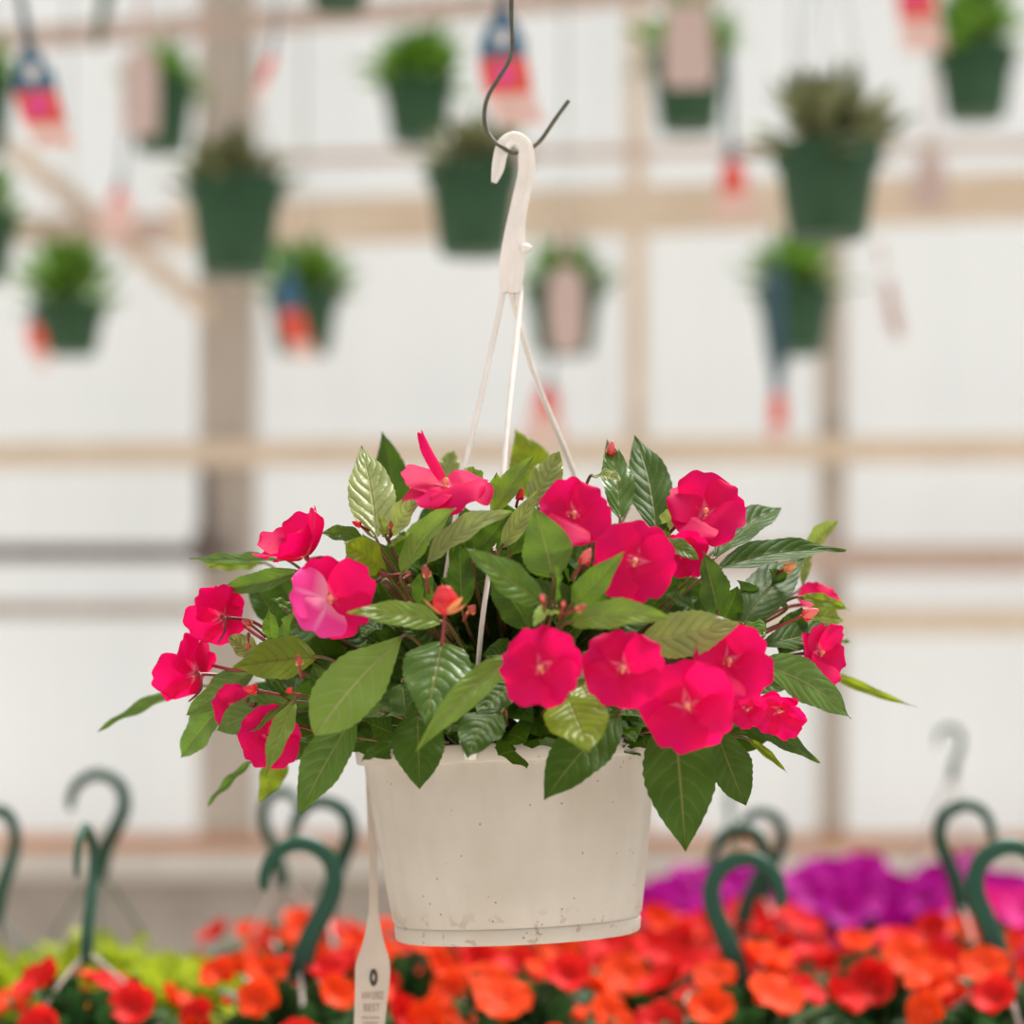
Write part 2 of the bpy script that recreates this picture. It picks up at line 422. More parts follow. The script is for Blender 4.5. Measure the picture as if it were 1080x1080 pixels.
LEAVES = [
# bx, by, tx, ty, width, layer, mat, roll, bend, arch, peak, fold
(300,590,200,590,15,0,'m',.3,-.05,.05,.5,.3), (278,594,217,597,17,-3,'y',.2,0,.02,.5,.2), (316,602,227,621,23,2,'m',-.1,-.08,.05,.45,.3),
(297,662,262,606,32,-2,'d',.1,0,.03,.45,.2), (318,652,292,605,37,-3,'d',-.2,0,.03,.45,.2), (313,646,286,632,11,1,'m',.2,.1,.0,.5,.3),
(302,682,311,644,22,1,'m',-.3,.1,.05,.5,.5), (287,677,284,643,18,0,'m',.3,0,.02,.5,.3), (334,693,246,704,46,4,'y',.1,.04,.04,.45,.15),
(276,700,196,754,33,3,'m',.1,-.05,.05,.5,.2), (238,740,190,799,37,1,'m',-.1,.02,.05,.5,.2), (306,741,228,770,38,4,'m',.15,.05,.05,.55,.15),
(311,738,281,818,24,6,'l',.1,.02,.05,.45,.25), (300,795,273,846,28,-4,'y',0,0,.02,.4,.1), (268,801,218,851,9,-2,'m',.3,.05,.03,.5,.3),
(204,724,102,772,13,-3,'m',.2,.06,.03,.45,.3), (424,672,332,776,66,7,'l',.05,.04,.08,.62,.12), (404,650,380,672,22,0,'d',.1,0,.02,.5,.2),
(348,752,409,746,32,3,'m',-.1,.06,.05,.45,.2), (376,752,316,858,47,5,'m',.05,.02,.07,.5,.3), (340,778,292,804,22,0,'d',.1,0,.02,.5,.2),
(424,781,381,803,15,4,'d',.2,.08,.05,.5,.2), (441,748,443,832,56,3,'d',0,.02,.10,.5,.12), (424,718,428,758,30,2,'d',.2,0,.02,.5,.2),
(467,676,449,765,72,6,'m',.02,0,.10,.40,.12), (540,692,438,793,32,8,'l',-.1,.05,.10,.42,.3), (466,656,366,646,29,8,'l',-.1,.05,.06,.42,.12),
(487,640,484,568,30,1,'d',.05,0,.04,.40,.1), (397,568,381,470,50,2,'p',.05,.03,.06,.42,.12), (419,556,403,455,38,-3,'d',-.15,.05,.03,.45,.15),
(407,566,399,542,14,4,'p',.1,0,.05,.45,.3), (411,566,444,520,25,3,'p',.1,-.05,.04,.5,.3), (412,576,434,562,10,5,'l',.1,.1,.05,.45,.4),
(406,603,363,572,38,5,'y',.1,0,.06,.55,.1), (424,606,481,536,30,6,'l',-.35,-.10,.10,.50,.35), (448,596,540,540,27,5,'p',-.2,-.12,.12,.5,.35),
(519,542,564,480,24,3,'l',.1,-.06,.05,.45,.3), (566,530,543,453,50,-5,'y',.0,.12,.02,.42,.05), (560,535,590,476,34,1,'p',.1,.03,.03,.5,.25),
(528,578,568,515,22,2,'p',.15,.05,.04,.45,.4), (538,585,560,530,26,0,'d',.2,.05,.03,.45,.2), (498,585,533,545,24,2,'d',.2,.05,.03,.45,.2),
(583,610,563,534,54,8,'m',.02,.02,.08,.42,.15), (572,634,490,577,38,10,'m',-.05,-.06,.06,.42,.15), (558,664,514,606,44,5,'d',.05,.10,.05,.5,.12),
(586,634,585,596,17,12,'m',.1,0,.05,.45,.35), (602,639,658,582,31,10,'m',.05,.04,.07,.42,.2), (600,657,711,653,33,12,'l',-.1,-.10,.06,.42,.2),
(592,648,564,661,16,12,'l',.1,.15,.10,.5,.35), (674,676,780,657,50,8,'p',.05,.05,.06,.48,.12), (624,502,655,508,15,4,'p',.1,-.10,.06,.5,.3),
(654,548,640,462,34,0,'m',.1,.06,.03,.45,.2), (668,522,672,476,16,-3,'y',.1,0,.02,.45,.2), (692,560,669,460,46,-1,'d',-.1,.06,.05,.45,.15),
(697,557,716,536,20,2,'p',.1,.05,.05,.5,.3), (688,577,706,551,22,0,'d',.1,.05,.05,.5,.2), (682,574,737,590,20,6,'m',.05,-.12,.08,.55,.2),
(758,648,742,581,36,5,'d',.05,-.02,.06,.42,.15), (738,648,700,628,18,3,'d',.1,.06,.05,.5,.2), (752,590,824,535,36,2,'d',-.2,-.05,.06,.55,.35),
(757,600,892,581,29,5,'d',-.15,-.05,.08,.40,.35), (784,658,848,588,48,4,'d',-.1,-.06,.05,.45,.15), (782,658,806,672,24,6,'m',.1,-.08,.05,.5,.2),
(853,580,885,549,19,-1,'p',.1,-.10,.06,.5,.4), (846,618,856,576,11,-2,'p',.1,-.05,.03,.5,.4), (843,630,897,644,14,3,'y',.1,-.06,.06,.45,.2),
(846,650,890,654,24,1,'y',.1,-.05,.05,.5,.15), (803,680,880,660,32,2,'d',.05,.05,.06,.5,.15), (800,700,898,758,46,7,'m',.05,-.08,.07,.45,.15),
(872,708,968,746,11,-2,'y',.25,.05,.03,.35,.3), (776,757,864,805,23,1,'d',.1,-.06,.05,.45,.15), (790,780,830,815,9,-1,'y',.2,-.05,.03,.4,.3),
(711,752,723,898,78,5,'d',.02,.0,.08,.45,.10), (756,768,787,850,46,3,'d',.05,.05,.06,.52,.12), (597,732,622,793,68,9,'y',.05,.0,.07,.48,.08),
(608,712,624,745,40,5,'p',.1,0,.04,.5,.2), (655,752,574,844,58,5,'d',.0,.04,.08,.50,.12), (530,750,494,799,46,5,'d',.1,.15,.08,.50,.12),
(546,718,503,757,36,2,'d',.1,.05,.03,.5,.2), (803,742,782,762,20,-1,'y',.1,0,.03,.5,.2), (780,556,802,534,14,-2,'m',.2,-.05,.03,.5,.3),
(513,512,489,494,13,0,'l',.1,.08,.03,.5,.3), (519,532,524,498,16,0,'l',.1,.05,.03,.5,.3), (386,570,337,563,18,0,'m',.15,.10,.05,.5,.25),
(466,510,478,475,24,-2,'p',.1,.05,.03,.5,.25), (272,694,240,671,24,0,'p',.1,.05,.04,.5,.25), (876,676,898,677,5,-2,'m',.2,0,.03,.5,.3),
(352,745,330,700,30,0,'d',.1,0,.03,.5,.2), (470,730,500,700,34,1,'d',.1,.05,.03,.5,.2), (620,640,640,600,26,2,'d',.1,.05,.03,.5,.2),
(830,640,812,600,28,1,'d',.1,.05,.03,.5,.2), (350,640,372,600,28,1,'d',.1,.05,.03,.5,.2), (440,640,452,598,26,1,'d',.1,.05,.03,.5,.2),
(806,668,778,612,32,0,'d',.1,.05,.03,.5,.2), (822,690,846,640,34,-1,'d',.1,.05,.03,.5,.2), (760,660,778,618,30,1,'d',.1,.05,.03,.5,.2), (800,640,820,590,30,-1,'d',.1,.05,.03,.5,.2),
(600,560,585,500,30,-1,'d',.1,.05,.03,.5,.2), (500,600,505,545,26,-1,'d',.1,.05,.03,.5,.2), (640,690,600,720,30,3,'d',.1,.05,.03,.5,.2), (840,668,874,690,30,-1,'d',.1,.05,.03,.5,.2),
]
for bx, by, tx, ty, wpx, ly, mt, roll, bend, arch, peak, fold in LEAVES:
    db, dt = dome(bx, by) - .025 + ly * LAYER * .8, dome(tx, ty) + .012 + ly * LAYER
    if ly < -1: db, dt = -.02 + ly * .012, -.03 + ly * .012
    B, T = hero(bx, by, db), hero(tx, ty, dt)
    w = wpx * (D - (db + dt) / 2) / F
    roll += rnd.uniform(-.12, .12)
    mb = leaf_mesh(B, T, w, roll, bend, arch, fold + rnd.uniform(-.03, .05), peak, curl=rnd.uniform(0, .10))
    mb.build('leaf', [M['leaf_' + mt], M['stem']], basket, P(B))

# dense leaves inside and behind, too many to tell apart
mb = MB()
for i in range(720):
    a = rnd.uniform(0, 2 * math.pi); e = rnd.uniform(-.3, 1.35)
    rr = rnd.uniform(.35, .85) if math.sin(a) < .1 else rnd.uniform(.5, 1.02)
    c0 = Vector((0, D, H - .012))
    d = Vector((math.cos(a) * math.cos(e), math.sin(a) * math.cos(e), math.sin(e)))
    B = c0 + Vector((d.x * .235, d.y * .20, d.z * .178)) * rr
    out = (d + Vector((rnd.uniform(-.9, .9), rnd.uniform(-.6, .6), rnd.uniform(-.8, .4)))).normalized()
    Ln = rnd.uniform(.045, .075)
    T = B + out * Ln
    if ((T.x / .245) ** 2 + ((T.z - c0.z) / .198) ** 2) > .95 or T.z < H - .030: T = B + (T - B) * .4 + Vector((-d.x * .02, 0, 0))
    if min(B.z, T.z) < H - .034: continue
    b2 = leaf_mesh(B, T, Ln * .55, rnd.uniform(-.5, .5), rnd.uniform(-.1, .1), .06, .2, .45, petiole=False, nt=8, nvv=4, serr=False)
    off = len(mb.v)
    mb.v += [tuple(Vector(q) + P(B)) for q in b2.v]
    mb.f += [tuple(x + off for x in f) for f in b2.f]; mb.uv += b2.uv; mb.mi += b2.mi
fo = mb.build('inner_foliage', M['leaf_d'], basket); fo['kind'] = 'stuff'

# branching stems out of the soil
for (px, py) in ((330,720),(300,640),(405,612),(432,618),(470,660),(585,640),(650,700),(700,590),(790,690),(760,660),(630,560),(520,580)):
    d = dome(px, py) - .035
    e = P(hero(px, py, d)); s0 = Vector((e.x * .25, e.y * .3, 184 * k))
    mb = MB(); mb.tube(smooth([s0, s0.lerp(e, .5) + Vector((0, 0, .02)), e], 6), [.0042] * 6 + [.0036] * 6 + [.003], 8)
    mb.build('stem', M['stem'], basket)
# thin dark red branchlets seen at the upper left
for pts in (((432,604),(410,607),(395,603),(378,594),(366,588)), ((405,603),(398,613),(380,618),(365,622)), ((432,606),(424,612),(420,618)), ((300,690),(286,680),(268,668),(258,660)),
            ((290,735),(270,729),(255,727)), ((262,668),(262,682)), ((278,706),(250,707),(225,702)), ((272,728),(262,736),(262,744),(270,742),(272,734))):
    mb = MB(); m_ = len(pts) - 1; mb.tube(smooth([P(hero(a, b, dome(a, b) + (.03 if 0 < q_ < m_ else -.015))) for q_, (a, b) in enumerate(pts)], 5), .0016, 6)
    mb.build('branchlet', M['stalk'], basket)

# ---- flowers
def petal_mesh(Rm, ang, n, xa, ya, cup, tilt_, lay, seed, wf=1.0):
    rg = random.Random(seed); ph = rg.uniform(0, 6)
    ca, sa = math.cos(ang), math.sin(ang)
    tw = .20 + rg.uniform(-.10, .14)
    er = xa * ca + ya * sa; et = -xa * sa + ya * ca
    rows, uvs = [], []
    ns, nv = 14, 12
    for i in range(ns + 1):
        s = i / ns; row, ur = [], []
        hw = Rm * .60 * wf * math.sqrt(max(.02, 1 - ((s - .60) / .635) ** 2))
        for j in range(nv + 1):
            v = -1 + 2 * j / nv
            r = Rm * (.05 + .95 * s) * (1 - (.26 + .05 * math.sin(2 * ph)) * v * v * s * s) - Rm * (.10 + .04 * math.sin(ph)) * math.exp(-(v / .26) ** 2) * s ** 7
            y = v * hw
            rad = math.sqrt(r * r + y * y)
            z = cup * rad * rad / Rm + tw * y * min(1, s * 1.6) + Rm * .05 * math.sin(3.4 * v + ph) * s * s + lay * Rm * .085 * min(1, s * 3) - Rm * .13 * v * v * s + Rm * .05 * math.sin(3.1 * s + ph) + math.tan(tilt_) * r
            row.append(er * r + et * y + n * z); ur.append((s, (v + 1) / 2))
        rows.append(row); uvs.append(ur)
    mb = MB(); mb.grid(rows, uvs); return mb
PANG = [90, 22, 158, -52, -128]
def frame(n, roll=0.0):
    n = Vector((n[0], -n[2], n[1])).normalized()
    up = Vector((0, 0, 1)) if abs(n.z) < .93 else Vector((0, 1, 0))
    x = up.cross(n).normalized(); y = n.cross(x)
    m = Matrix.Rotation(roll, 3, n)
    return m @ x, m @ y, n
FLOWERS = [
# px, py, R px, normal(right, up, towards), roll deg, cup, layer, spur/stalk end, mats, tilts
(316,578,46,(-.50,.62,.30),20,.80,2,None,None), (348,631,50,(.30,.12,.9),8,.22,6,'pale',{1:.30}), (234,650,36,(-.45,.22,-.60),15,.22,1,None,None),
(204,708,44,(-.70,.28,-.35),30,.32,0,None,None), (470,513,52,(.04,.80,.48),-8,.02,4,'thin',{0:.85, 3:-.25, 4:-.25}), (605,542,42,(.20,.22,.92),10,.20,6,None,None),
(670,592,48,(-.05,.10,.95),-18,.10,7,None,{1:-.12}), (744,540,45,(.05,.38,.88),5,.18,4,None,None), (571,704,48,(-.28,.06,.92),14,.20,10,None,None),
(657,704,47,(.08,.08,.95),-6,.12,10,None,None), (768,697,47,(.25,.05,.92),10,.18,7,None,None), (725,743,53,(-.05,-.05,.97),16,.14,10,None,None),
(866,688,36,(.55,.0,.55),20,.25,0,None,None), (862,634,26,(.2,.55,.5),0,.2,-2,None,None), (822,750,31,(-.1,-.45,.55),60,.35,1,None,None),
(285,777,37,(.0,-.15,.9),0,.15,1,None,None), (246,744,26,(-.3,.0,.7),0,.2,1,None,None), (722,582,28,(.1,-.35,.7),10,.3,2,None,None),
(788,748,22,(.3,-.2,.8),0,.2,4,None,None),
]
for fi, (px, py, Rp, n, rl, cup, ly, kind, tl) in enumerate(FLOWERS):
    off = dome(px, py) + .018 + ly * LAYER * .75
    if px in (862,): off = -.01
    cpt = hero(px, py, off); Rm = Rp * (D - off) / F
    xa, ya, nn = frame(n, R_(rl))
    cpt = cpt - nn * cup * Rm * .3
    fl = empty('flower', P(cpt), basket)
    pale = kind == 'pale'  # left petals take the colour with painted glare
    if pale: fl['label'] = 'magenta flower with glare painted on its left petals'
    for q, lay in ((0, 0), (1, 1.5), (2, 1.0), (3, 2.6), (4, 2.2)):
        t_ = (tl or {}).get(q, 0) + rnd.uniform(-.17, .17)
        wf = .42 if kind == 'thin' and q == 0 else (1.10, 1.0, 1.0, 1.0, 1.0)[q]
        rr = Rm * (.80 if kind == 'thin' and q == 0 else 1) * (.95, .98, .98, 1.0, 1.0)[q] * rnd.uniform(.96, 1.04)
        pm = petal_mesh(rr, R_(PANG[q] + rnd.uniform(-5, 5) + (52 if kind == 'thin' and q == 0 else 0)), nn, xa, ya, cup, t_, lay, fi * 10 + q, wf)
        pm.build('petal', M['petal_glare'] if pale and q in (2, 4) else M['petal'], fl)
    mb = MB(); mb.ball(nn * Rm * .10, Rm * .075, 10, 0, 1.5, nn); mb.ball(nn * Rm * .05 - ya * Rm * .09, Rm * .05, 8)
    mb.build('flower_centre', M['centre'], fl)
    inner = W(540 + (px - 540) * .80, py + (25 if py < 720 else -5), D - off * .70) - cpt
    mb = MB(); b0 = -nn * Rm * .10
    mb.tube(smooth([-nn * .001, b0, b0.lerp(inner, .5) + Vector((0, 0, .006)), inner], 5), [.0022] * 5 + [.0016] * 11, 6)
    mb.tube(smooth([b0, b0 - ya * Rm * .35 - nn * Rm * .25, b0 - ya * Rm * .75 - nn * Rm * .15], 5), [.0022, .0019, .0016, .0014, .0013, .0012, .0011, .001, .0009, .0008, .0007], 6)
    mb.build('flower_stalk', M['stalk'], fl)

# ---- buds
BUDS = [  # px, py, size px, axis(right, up, towards), mat, layer, stalk end
(449,604,8,(-.15,1,.2),'bud',6,(452,625)), (617,588,11,(.45,.7,.3),'bud_pink',7,(603,612)), (572,631,5,(-.2,1,.3),'bud_pink',13,(574,645)), (594,637,4,(.1,1,.4),'bud_pink',13,(590,650)),
(612,641,7,(.9,.35,.3),'bud',12,(596,648)), (853,647,11,(.9,.35,.3),'bud_pink',8,(807,668)), (315,697,7,(-.1,1,.3),'bud',8,(318,715)), (261,657,7,(-.6,.4,.4),'bud',5,(280,672)),
(262,681,6,(.1,-.3,.6),'bud',5,(262,668)), (265,727,9,(-.9,.15,.4),'bud_red',6,(295,733)), (305,728,5,(.5,.3,.5),'bud_red',6,(318,733)), (832,598,9,(.8,.4,.4),'sepal',3,(815,610)),
(430,647,7,(.2,-.5,.6),'bud',5,(432,635)), (497,643,8,(.4,.4,.6),'bud',6,(489,655)), (644,474,9,(.25,1,.1),'bud_pink',-1,(640,500)), (366,596,7,(.2,.6,.4),'bud',2,(372,610)),
(377,553,6,(-.8,.4,.2),'bud_red',0,(390,560)), (548,522,8,(.3,.8,.3),'bud_red',0,(545,535)), (458,558,13,(-.1,.9,.3),'bud_red',2,(455,580)), (412,554,5,(.1,1,.3),'bud',4,(412,566)),
]
for px, py, sz, axn, mt, ly, se in BUDS:
    off = dome(px, py) + .015 + ly * LAYER * .85
    c = hero(px, py, off); ax = Vector((axn[0], -axn[2], axn[1])).normalized(); r = sz * .62 * (D - off) / F
    mb = MB(); rows = []
    q = Vector((0, 0, 1)).rotation_difference(ax)
    for i in range(9):
        t = i / 8; rad = r * (math.sin(math.pi * min(1, t * .93 + .04)) ** .8) * (1 - .35 * t)
        rows.append([q @ Vector((rad * math.cos(a) * (1 + .10 * math.cos(3*a + 2*t)), rad * math.sin(a) * (1 + .10 * math.cos(3*a + 2*t)), (t - .4) * r * 2.9)) for a in [2*math.pi*x/12 for x in range(12)]])
    ids = mb.grid(rows, None, 0, True); mb.face(ids[0][::-1]); mb.face(ids[-1])
    e = hero(se[0], se[1], off - .012) - c
    mb.tube(smooth([-ax * r * 1.1, (-ax * r * 2.2).lerp(e, .4), e], 4), .0013, 6, 1)
    for a in (0, 2.1, 4.2):
        u = q @ Vector((math.cos(a), math.sin(a), 0))
        mb.tube([-ax * r * 1.1, -ax * r * .7 + u * r * .95, ax * r * .1 + u * r * 1.05], [r * .1, r * .3, r * .04], 6, 2)
    mb.build('flower_bud', [M[mt], M['stalk'], M['sepal' if mt in ('bud', 'sepal') else 'bud_red']], basket, P(c))
# opening red bud with orange sepals in the middle of the plant
px, py = 469, 636; off = dome(px, py) + .015 + 9 * LAYER
c = hero(px, py, off); s = (D - off) / F
bd = empty('flower_bud', P(c), basket); bd['label'] = 'opening red bud with orange sepals'
mb = MB(); rows = []
for r, z in ((2, -13), (9, -9), (14, -2), (14.5, 3), (11, 9), (8, 14), (6.5, 17), (2, 18.5)):
    rows.append([Vector((r * s * (1 + .13 * math.cos(3*a + z * .1)) * math.cos(a), r * s * (1 + .13 * math.cos(3*a + z * .1)) * math.sin(a), z * s)) for a in [2*math.pi*x/18 for x in range(18)]])
ids = mb.grid(rows, None, 0, True); mb.face(ids[0][::-1]); mb.face(ids[-1]); mb.build('furled_petals', M['bud_red'], bd)
for a in (math.pi * 1.0, -.1, 1.5 * math.pi + .9):
    mb = MB(); rad = Vector((math.cos(a), math.sin(a), 0)); tn = Vector((-math.sin(a), math.cos(a), 0)); rows = []
    for t in range(7):
        t /= 6; w = 7.5 * math.sin(math.pi * (.18 + .80 * t)) * s
        pc = rad * (4 + 20 * t) * s + Vector((0, 0, (-12 + 14 * t ** 1.6 + (4 * t if a > 3 else -3 * t)) * s))
        rows.append([pc - tn * w + Vector((0, 0, w * .4)), pc, pc + tn * w + Vector((0, 0, w * .4))])
    mb.grid(rows); mb.build('sepal', M['sepal'], bd)
mb = MB(); mb.tube(smooth([Vector((0, 0, -11 * s)), Vector((-1 * s, .002, -25 * s)), Vector((-3 * s, .012, -44 * s))], 4), .0014, 6); mb.build('flower_stalk', M['stalk'], bd)

# ---- white plant tag hanging behind the pot's left edge
tY = D + .055
tr = W(392, 800, tY)
tg = empty('plant_tag', tr)
tag(tg, 'off-white plastic plant tag on a thin strap beside the white pot', 'plant tag')
outl = [(779, 386, 3), (800, 388, 3), (880, 392, 4), (925, 394, 4.2), (962, 394, 5), (985, 394, 9), (1000, 394, 13), (1013, 393.5, 17.5), (1022, 393, 18.6), (1040, 392.5, 18), (1060, 391, 17), (1080, 389.5, 16.4), (1120, 387, 15.5), (1160, 385, 15)]
def ribbon(rows, th=.0008, Yf=None, m=0):
    """rows: (py, cx, half width px) at depth Yf(py, s); a thin sheet with thickness"""
    mb = MB(); fr, bk = [], []
    for py, cx, hw in rows:
        fr.append([W(cx - hw, py, Yf), W(cx, py, Yf), W(cx + hw, py, Yf)])
    n = Vector((0, th, 0))
    rings = [[a, b, c, c + n, b + n, a + n] for a, b, c in fr]
    return mb, rings
mb, rings = ribbon(outl[:5], .0009, tY)
rings = [[q - tr for q in r] for r in rings]
ids = mb.grid(rings, None, 0, True); mb.face(ids[0][::-1]); mb.face(ids[-1]); mb.build('strap', M['label_white'], tg, smooth=False)
mb, rings = ribbon(outl[4:], .0009, tY)
rings = [[q - tr for q in r] for r in rings]
ids = mb.grid(rings, None, 0, True); mb.face(ids[0][::-1]); mb.face(ids[-1]); mb.build('tag_panel', M['label_white'], tg, smooth=False)
mb = MB(); s = tY / F; cc = W(394, 1031, tY - .0004) - tr
outer, innr = [], []
for i in range(28):
    a = 2 * math.pi * i / 28
    outer.append(cc + Vector((4.2 * s * math.cos(a), 0, 9.2 * s * math.sin(a))))
    dd = 1 / (abs(math.cos(a)) / 1.9 + abs(math.sin(a)) / 4.8)
    innr.append(cc + Vector((dd * s * math.cos(a), 0, dd * s * math.sin(a))))
th = Vector((0, -.0003, 0))
mb.grid([outer, [q + th for q in outer], [q + th for q in innr], innr], None, 0, True)
mb.build('emblem', M['ink'], tg, smooth=False)
def text(name, body, px, py, hpx, Y, parent, org, mat, sx=1.0):
    cu = bpy.data.curves.new(name, 'FONT'); cu.body = body; cu.align_x = 'CENTER'; cu.size = hpx * 1.35 * Y / F; cu.extrude = .0001
    cu.materials.append(mat)
    tmp = bpy.data.objects.new(name, cu); C.objects.link(tmp); bpy.context.view_layer.update()
    me = bpy.data.meshes.new_from_object(tmp.evaluated_get(bpy.context.evaluated_depsgraph_get())); bpy.data.objects.remove(tmp)
    o = bpy.data.objects.new(name, me); C.objects.link(o); o.parent = parent
    o.location = W(px, py, Y) - org; o.rotation_euler = (R_(90), 0, 0); o.scale = (sx, 1, 1)
    return o
text('lettering', 'KN LEEZ', 393, 1053.5, 8, tY - .0004, tg, tr, M['ink_soft'], .55)
text('lettering', 'BEST', 392, 1066.5, 8.5, tY - .0004, tg, tr, M['ink_soft'], .75)
for yy, hw in ((1073.5, 9.5), (1079, 8)):
    mb = MB(); a = W(390.5 - hw, yy + .6, tY - .0005) - tr; b = W(390.5 + hw, yy - .6, tY - .0002) - tr
    mb.box(a, b); mb.build('text_rule', M['ink_soft'], tg, smooth=False)

# ------------------------------------------------------------------ hanging pots behind
def leaf_cluster(n, rx, rz, Lm, wm, mat, seed, up=.6, droop=.3, flat=False):
    rg = random.Random(seed); mb = MB()
    for i in range(n):
        a = rg.uniform(0, 2*math.pi); el = rg.uniform(.0, 1.4)
        d = Vector((math.cos(a) * math.cos(el), math.sin(a) * math.cos(el), math.sin(el)))
        b = Vector((d.x * rx, d.y * rx, d.z * rz)) * rg.uniform(.35, .85)
        L = Lm * rg.uniform(.7, 1.25); w = wm * rg.uniform(.7, 1.2)
        o = (d + Vector((rg.uniform(-.5, .5), rg.uniform(-.5, .5), rg.uniform(-droop, up)))).normalized()
        sd = o.cross(Vector((rg.uniform(-.5, .5), rg.uniform(-.5, .5), 1))).normalized(); nr = sd.cross(o)
        rows = []
        for t in (0, .25, .55, .8, 1):
            ww = w * math.sin(math.pi * min(.98, .06 + t * .93)) * .5
            p = b + o * L * t + Vector((0, 0, -droop * L * t * t * .6))
            rows.append([p - sd * ww + nr * ww * .3, p, p + sd * ww + nr * ww * .3])
        mb.grid(rows)
    return mb
POTS = [ # cx, rim y, bottom y, width, plant top, row Y, leaf mat, label
(248,190,289,104,138,5.8,'bg_leaf_dark','dark green hanging pot with a brownish sparse plant, in front of the thick timber post'),
(873,155,251,116,82,5.17,'bg_leaf_dark','largest dark green hanging pot, dusty dark plant, hung at the right over a smaller pot'),
(500,175,269,102,125,5.8,'bg_leaf_dark','dark green hanging pot partly hidden by the white basket hook'),
(73,320,374,80,252,7.2,'bg_leaf','small green hanging pot with bushy plant, lowest at the far left'),
(320,308,373,78,247,7.2,'bg_leaf','small green hanging pot with a blue and red tag across its front'),
(595,300,373,84,248,7.2,'bg_leaf','small green hanging pot with a pale pink tag, just right of the white hanger strands'),
(839,305,374,86,238,7.2,'bg_leaf','small green hanging pot with a dark blue strap over it, below the largest pot'),
(170,88,160,74,38,7.2,'bg_leaf','small green hanging pot behind a pale tag, above the sparse brownish plant'),
(441,85,151,80,22,7.2,'bg_leaf','small green hanging pot with bright leaves, left of the steel wire hook'),
(726,60,138,86,-5,7.2,'bg_leaf','small green hanging pot with a wide pale pink tag, left above the largest pot'),
(1029,52,125,88,-20,7.2,'bg_leaf','green hanging pot in the top right corner beside a magenta tag'),
(357,-60,10,76,-110,5.8,'bg_leaf','green hanging pot cut off by the top edge, only its base showing'),
(-28,225,296,96,172,5.8,'bg_leaf','green hanging pot cut by the left edge, lower of the two there'),
(-22,78,160,76,30,7.2,'bg_leaf','green hanging pot cut by the left edge, upper of the two, beside a blue tag'),
]
TOPZ = {5.17: H + 2.25, 5.8: H + 2.4, 7.2: H + 2.7}
for i, (cx, ry, by, w, py_, Y, lm, lab) in enumerate(POTS):
    s = Y / F; base = W(cx, by, Y); R0 = w * s / 2; h = (by - ry) * s
    o = empty('hanging_pot', base); tag(o, lab, 'hanging pot', 'green hanging pots behind the basket')
    mb = MB()
    mb.lathe([(0, 0), (R0 * .68, 0), (R0 * .71, .004), (R0 * .90, h * .76), (R0 * .98, h * .78), (R0, h), (R0 * .95, h), (R0 * .86, h * .76), (R0 * .66, .006), (0, .006)], 36)
    p = mb.build('pot', M['green_pot'], o); autosmooth(p, 40)
    mb = MB(); mb.lathe([(0, h * .86), (R0 * .92, h * .84), (R0 * .88, h * .76), (0, h * .76)], 24); mb.build('soil', M['soil'], o)
    dark = lm == 'bg_leaf_dark'
    ph = (ry - py_) * s * (1.35 if dark else 1.15)
    mb = leaf_cluster(110 if dark else 100, R0 * (1.15 if dark else .90), ph * .70, ph * (.62 if dark else .66), ph * (.20 if dark else .20), None, 40 + i, up=1.2, droop=.25)
    mb.v = [(x, y, z + h * .82) for x, y, z in mb.v]
    mb.build('foliage', M[lm], o)
    ap = Vector((0, 0, h + .42))
    for a in (R_(90), R_(210), R_(330)):
        mb = MB(); mb.tube([Vector((R0 * .97 * math.cos(a), R0 * .97 * math.sin(a), h * .9)), ap], .0012, 6); mb.build('hanger_strand', M['green_strand'], o)
    mb = MB(); tz = TOPZ[Y] - base.z
    mb.tube([ap - Vector((0, 0, .02)), ap + Vector((0, 0, .05)), Vector((0, 0, tz - .03)), Vector((.022, 0, tz)), Vector((0, 0, tz + .024)), Vector((-.022, 0, tz))], [.004, .003, .0014, .0014, .0014, .0014], 6)
    mb.build('hanger_hook', M['green_hook'], o)
for i, Y in enumerate((5.17, 5.8, 7.2)):
    mb = MB(); mb.tube([Vector((-5, Y, TOPZ[Y])), Vector((5, Y, TOPZ[Y]))], .018, 12)
    struct(mb.build('ceiling_pipe', M['pipe']), 'overhead steel pipe carrying the hanging pots', 'pipe')
mb = MB(); mb.tube([Vector((-5, D, PIPE_Z)), Vector((5, D, PIPE_Z))], .0175, 12)
struct(mb.build('ceiling_pipe', M['pipe']), 'overhead steel pipe above the big basket', 'pipe')

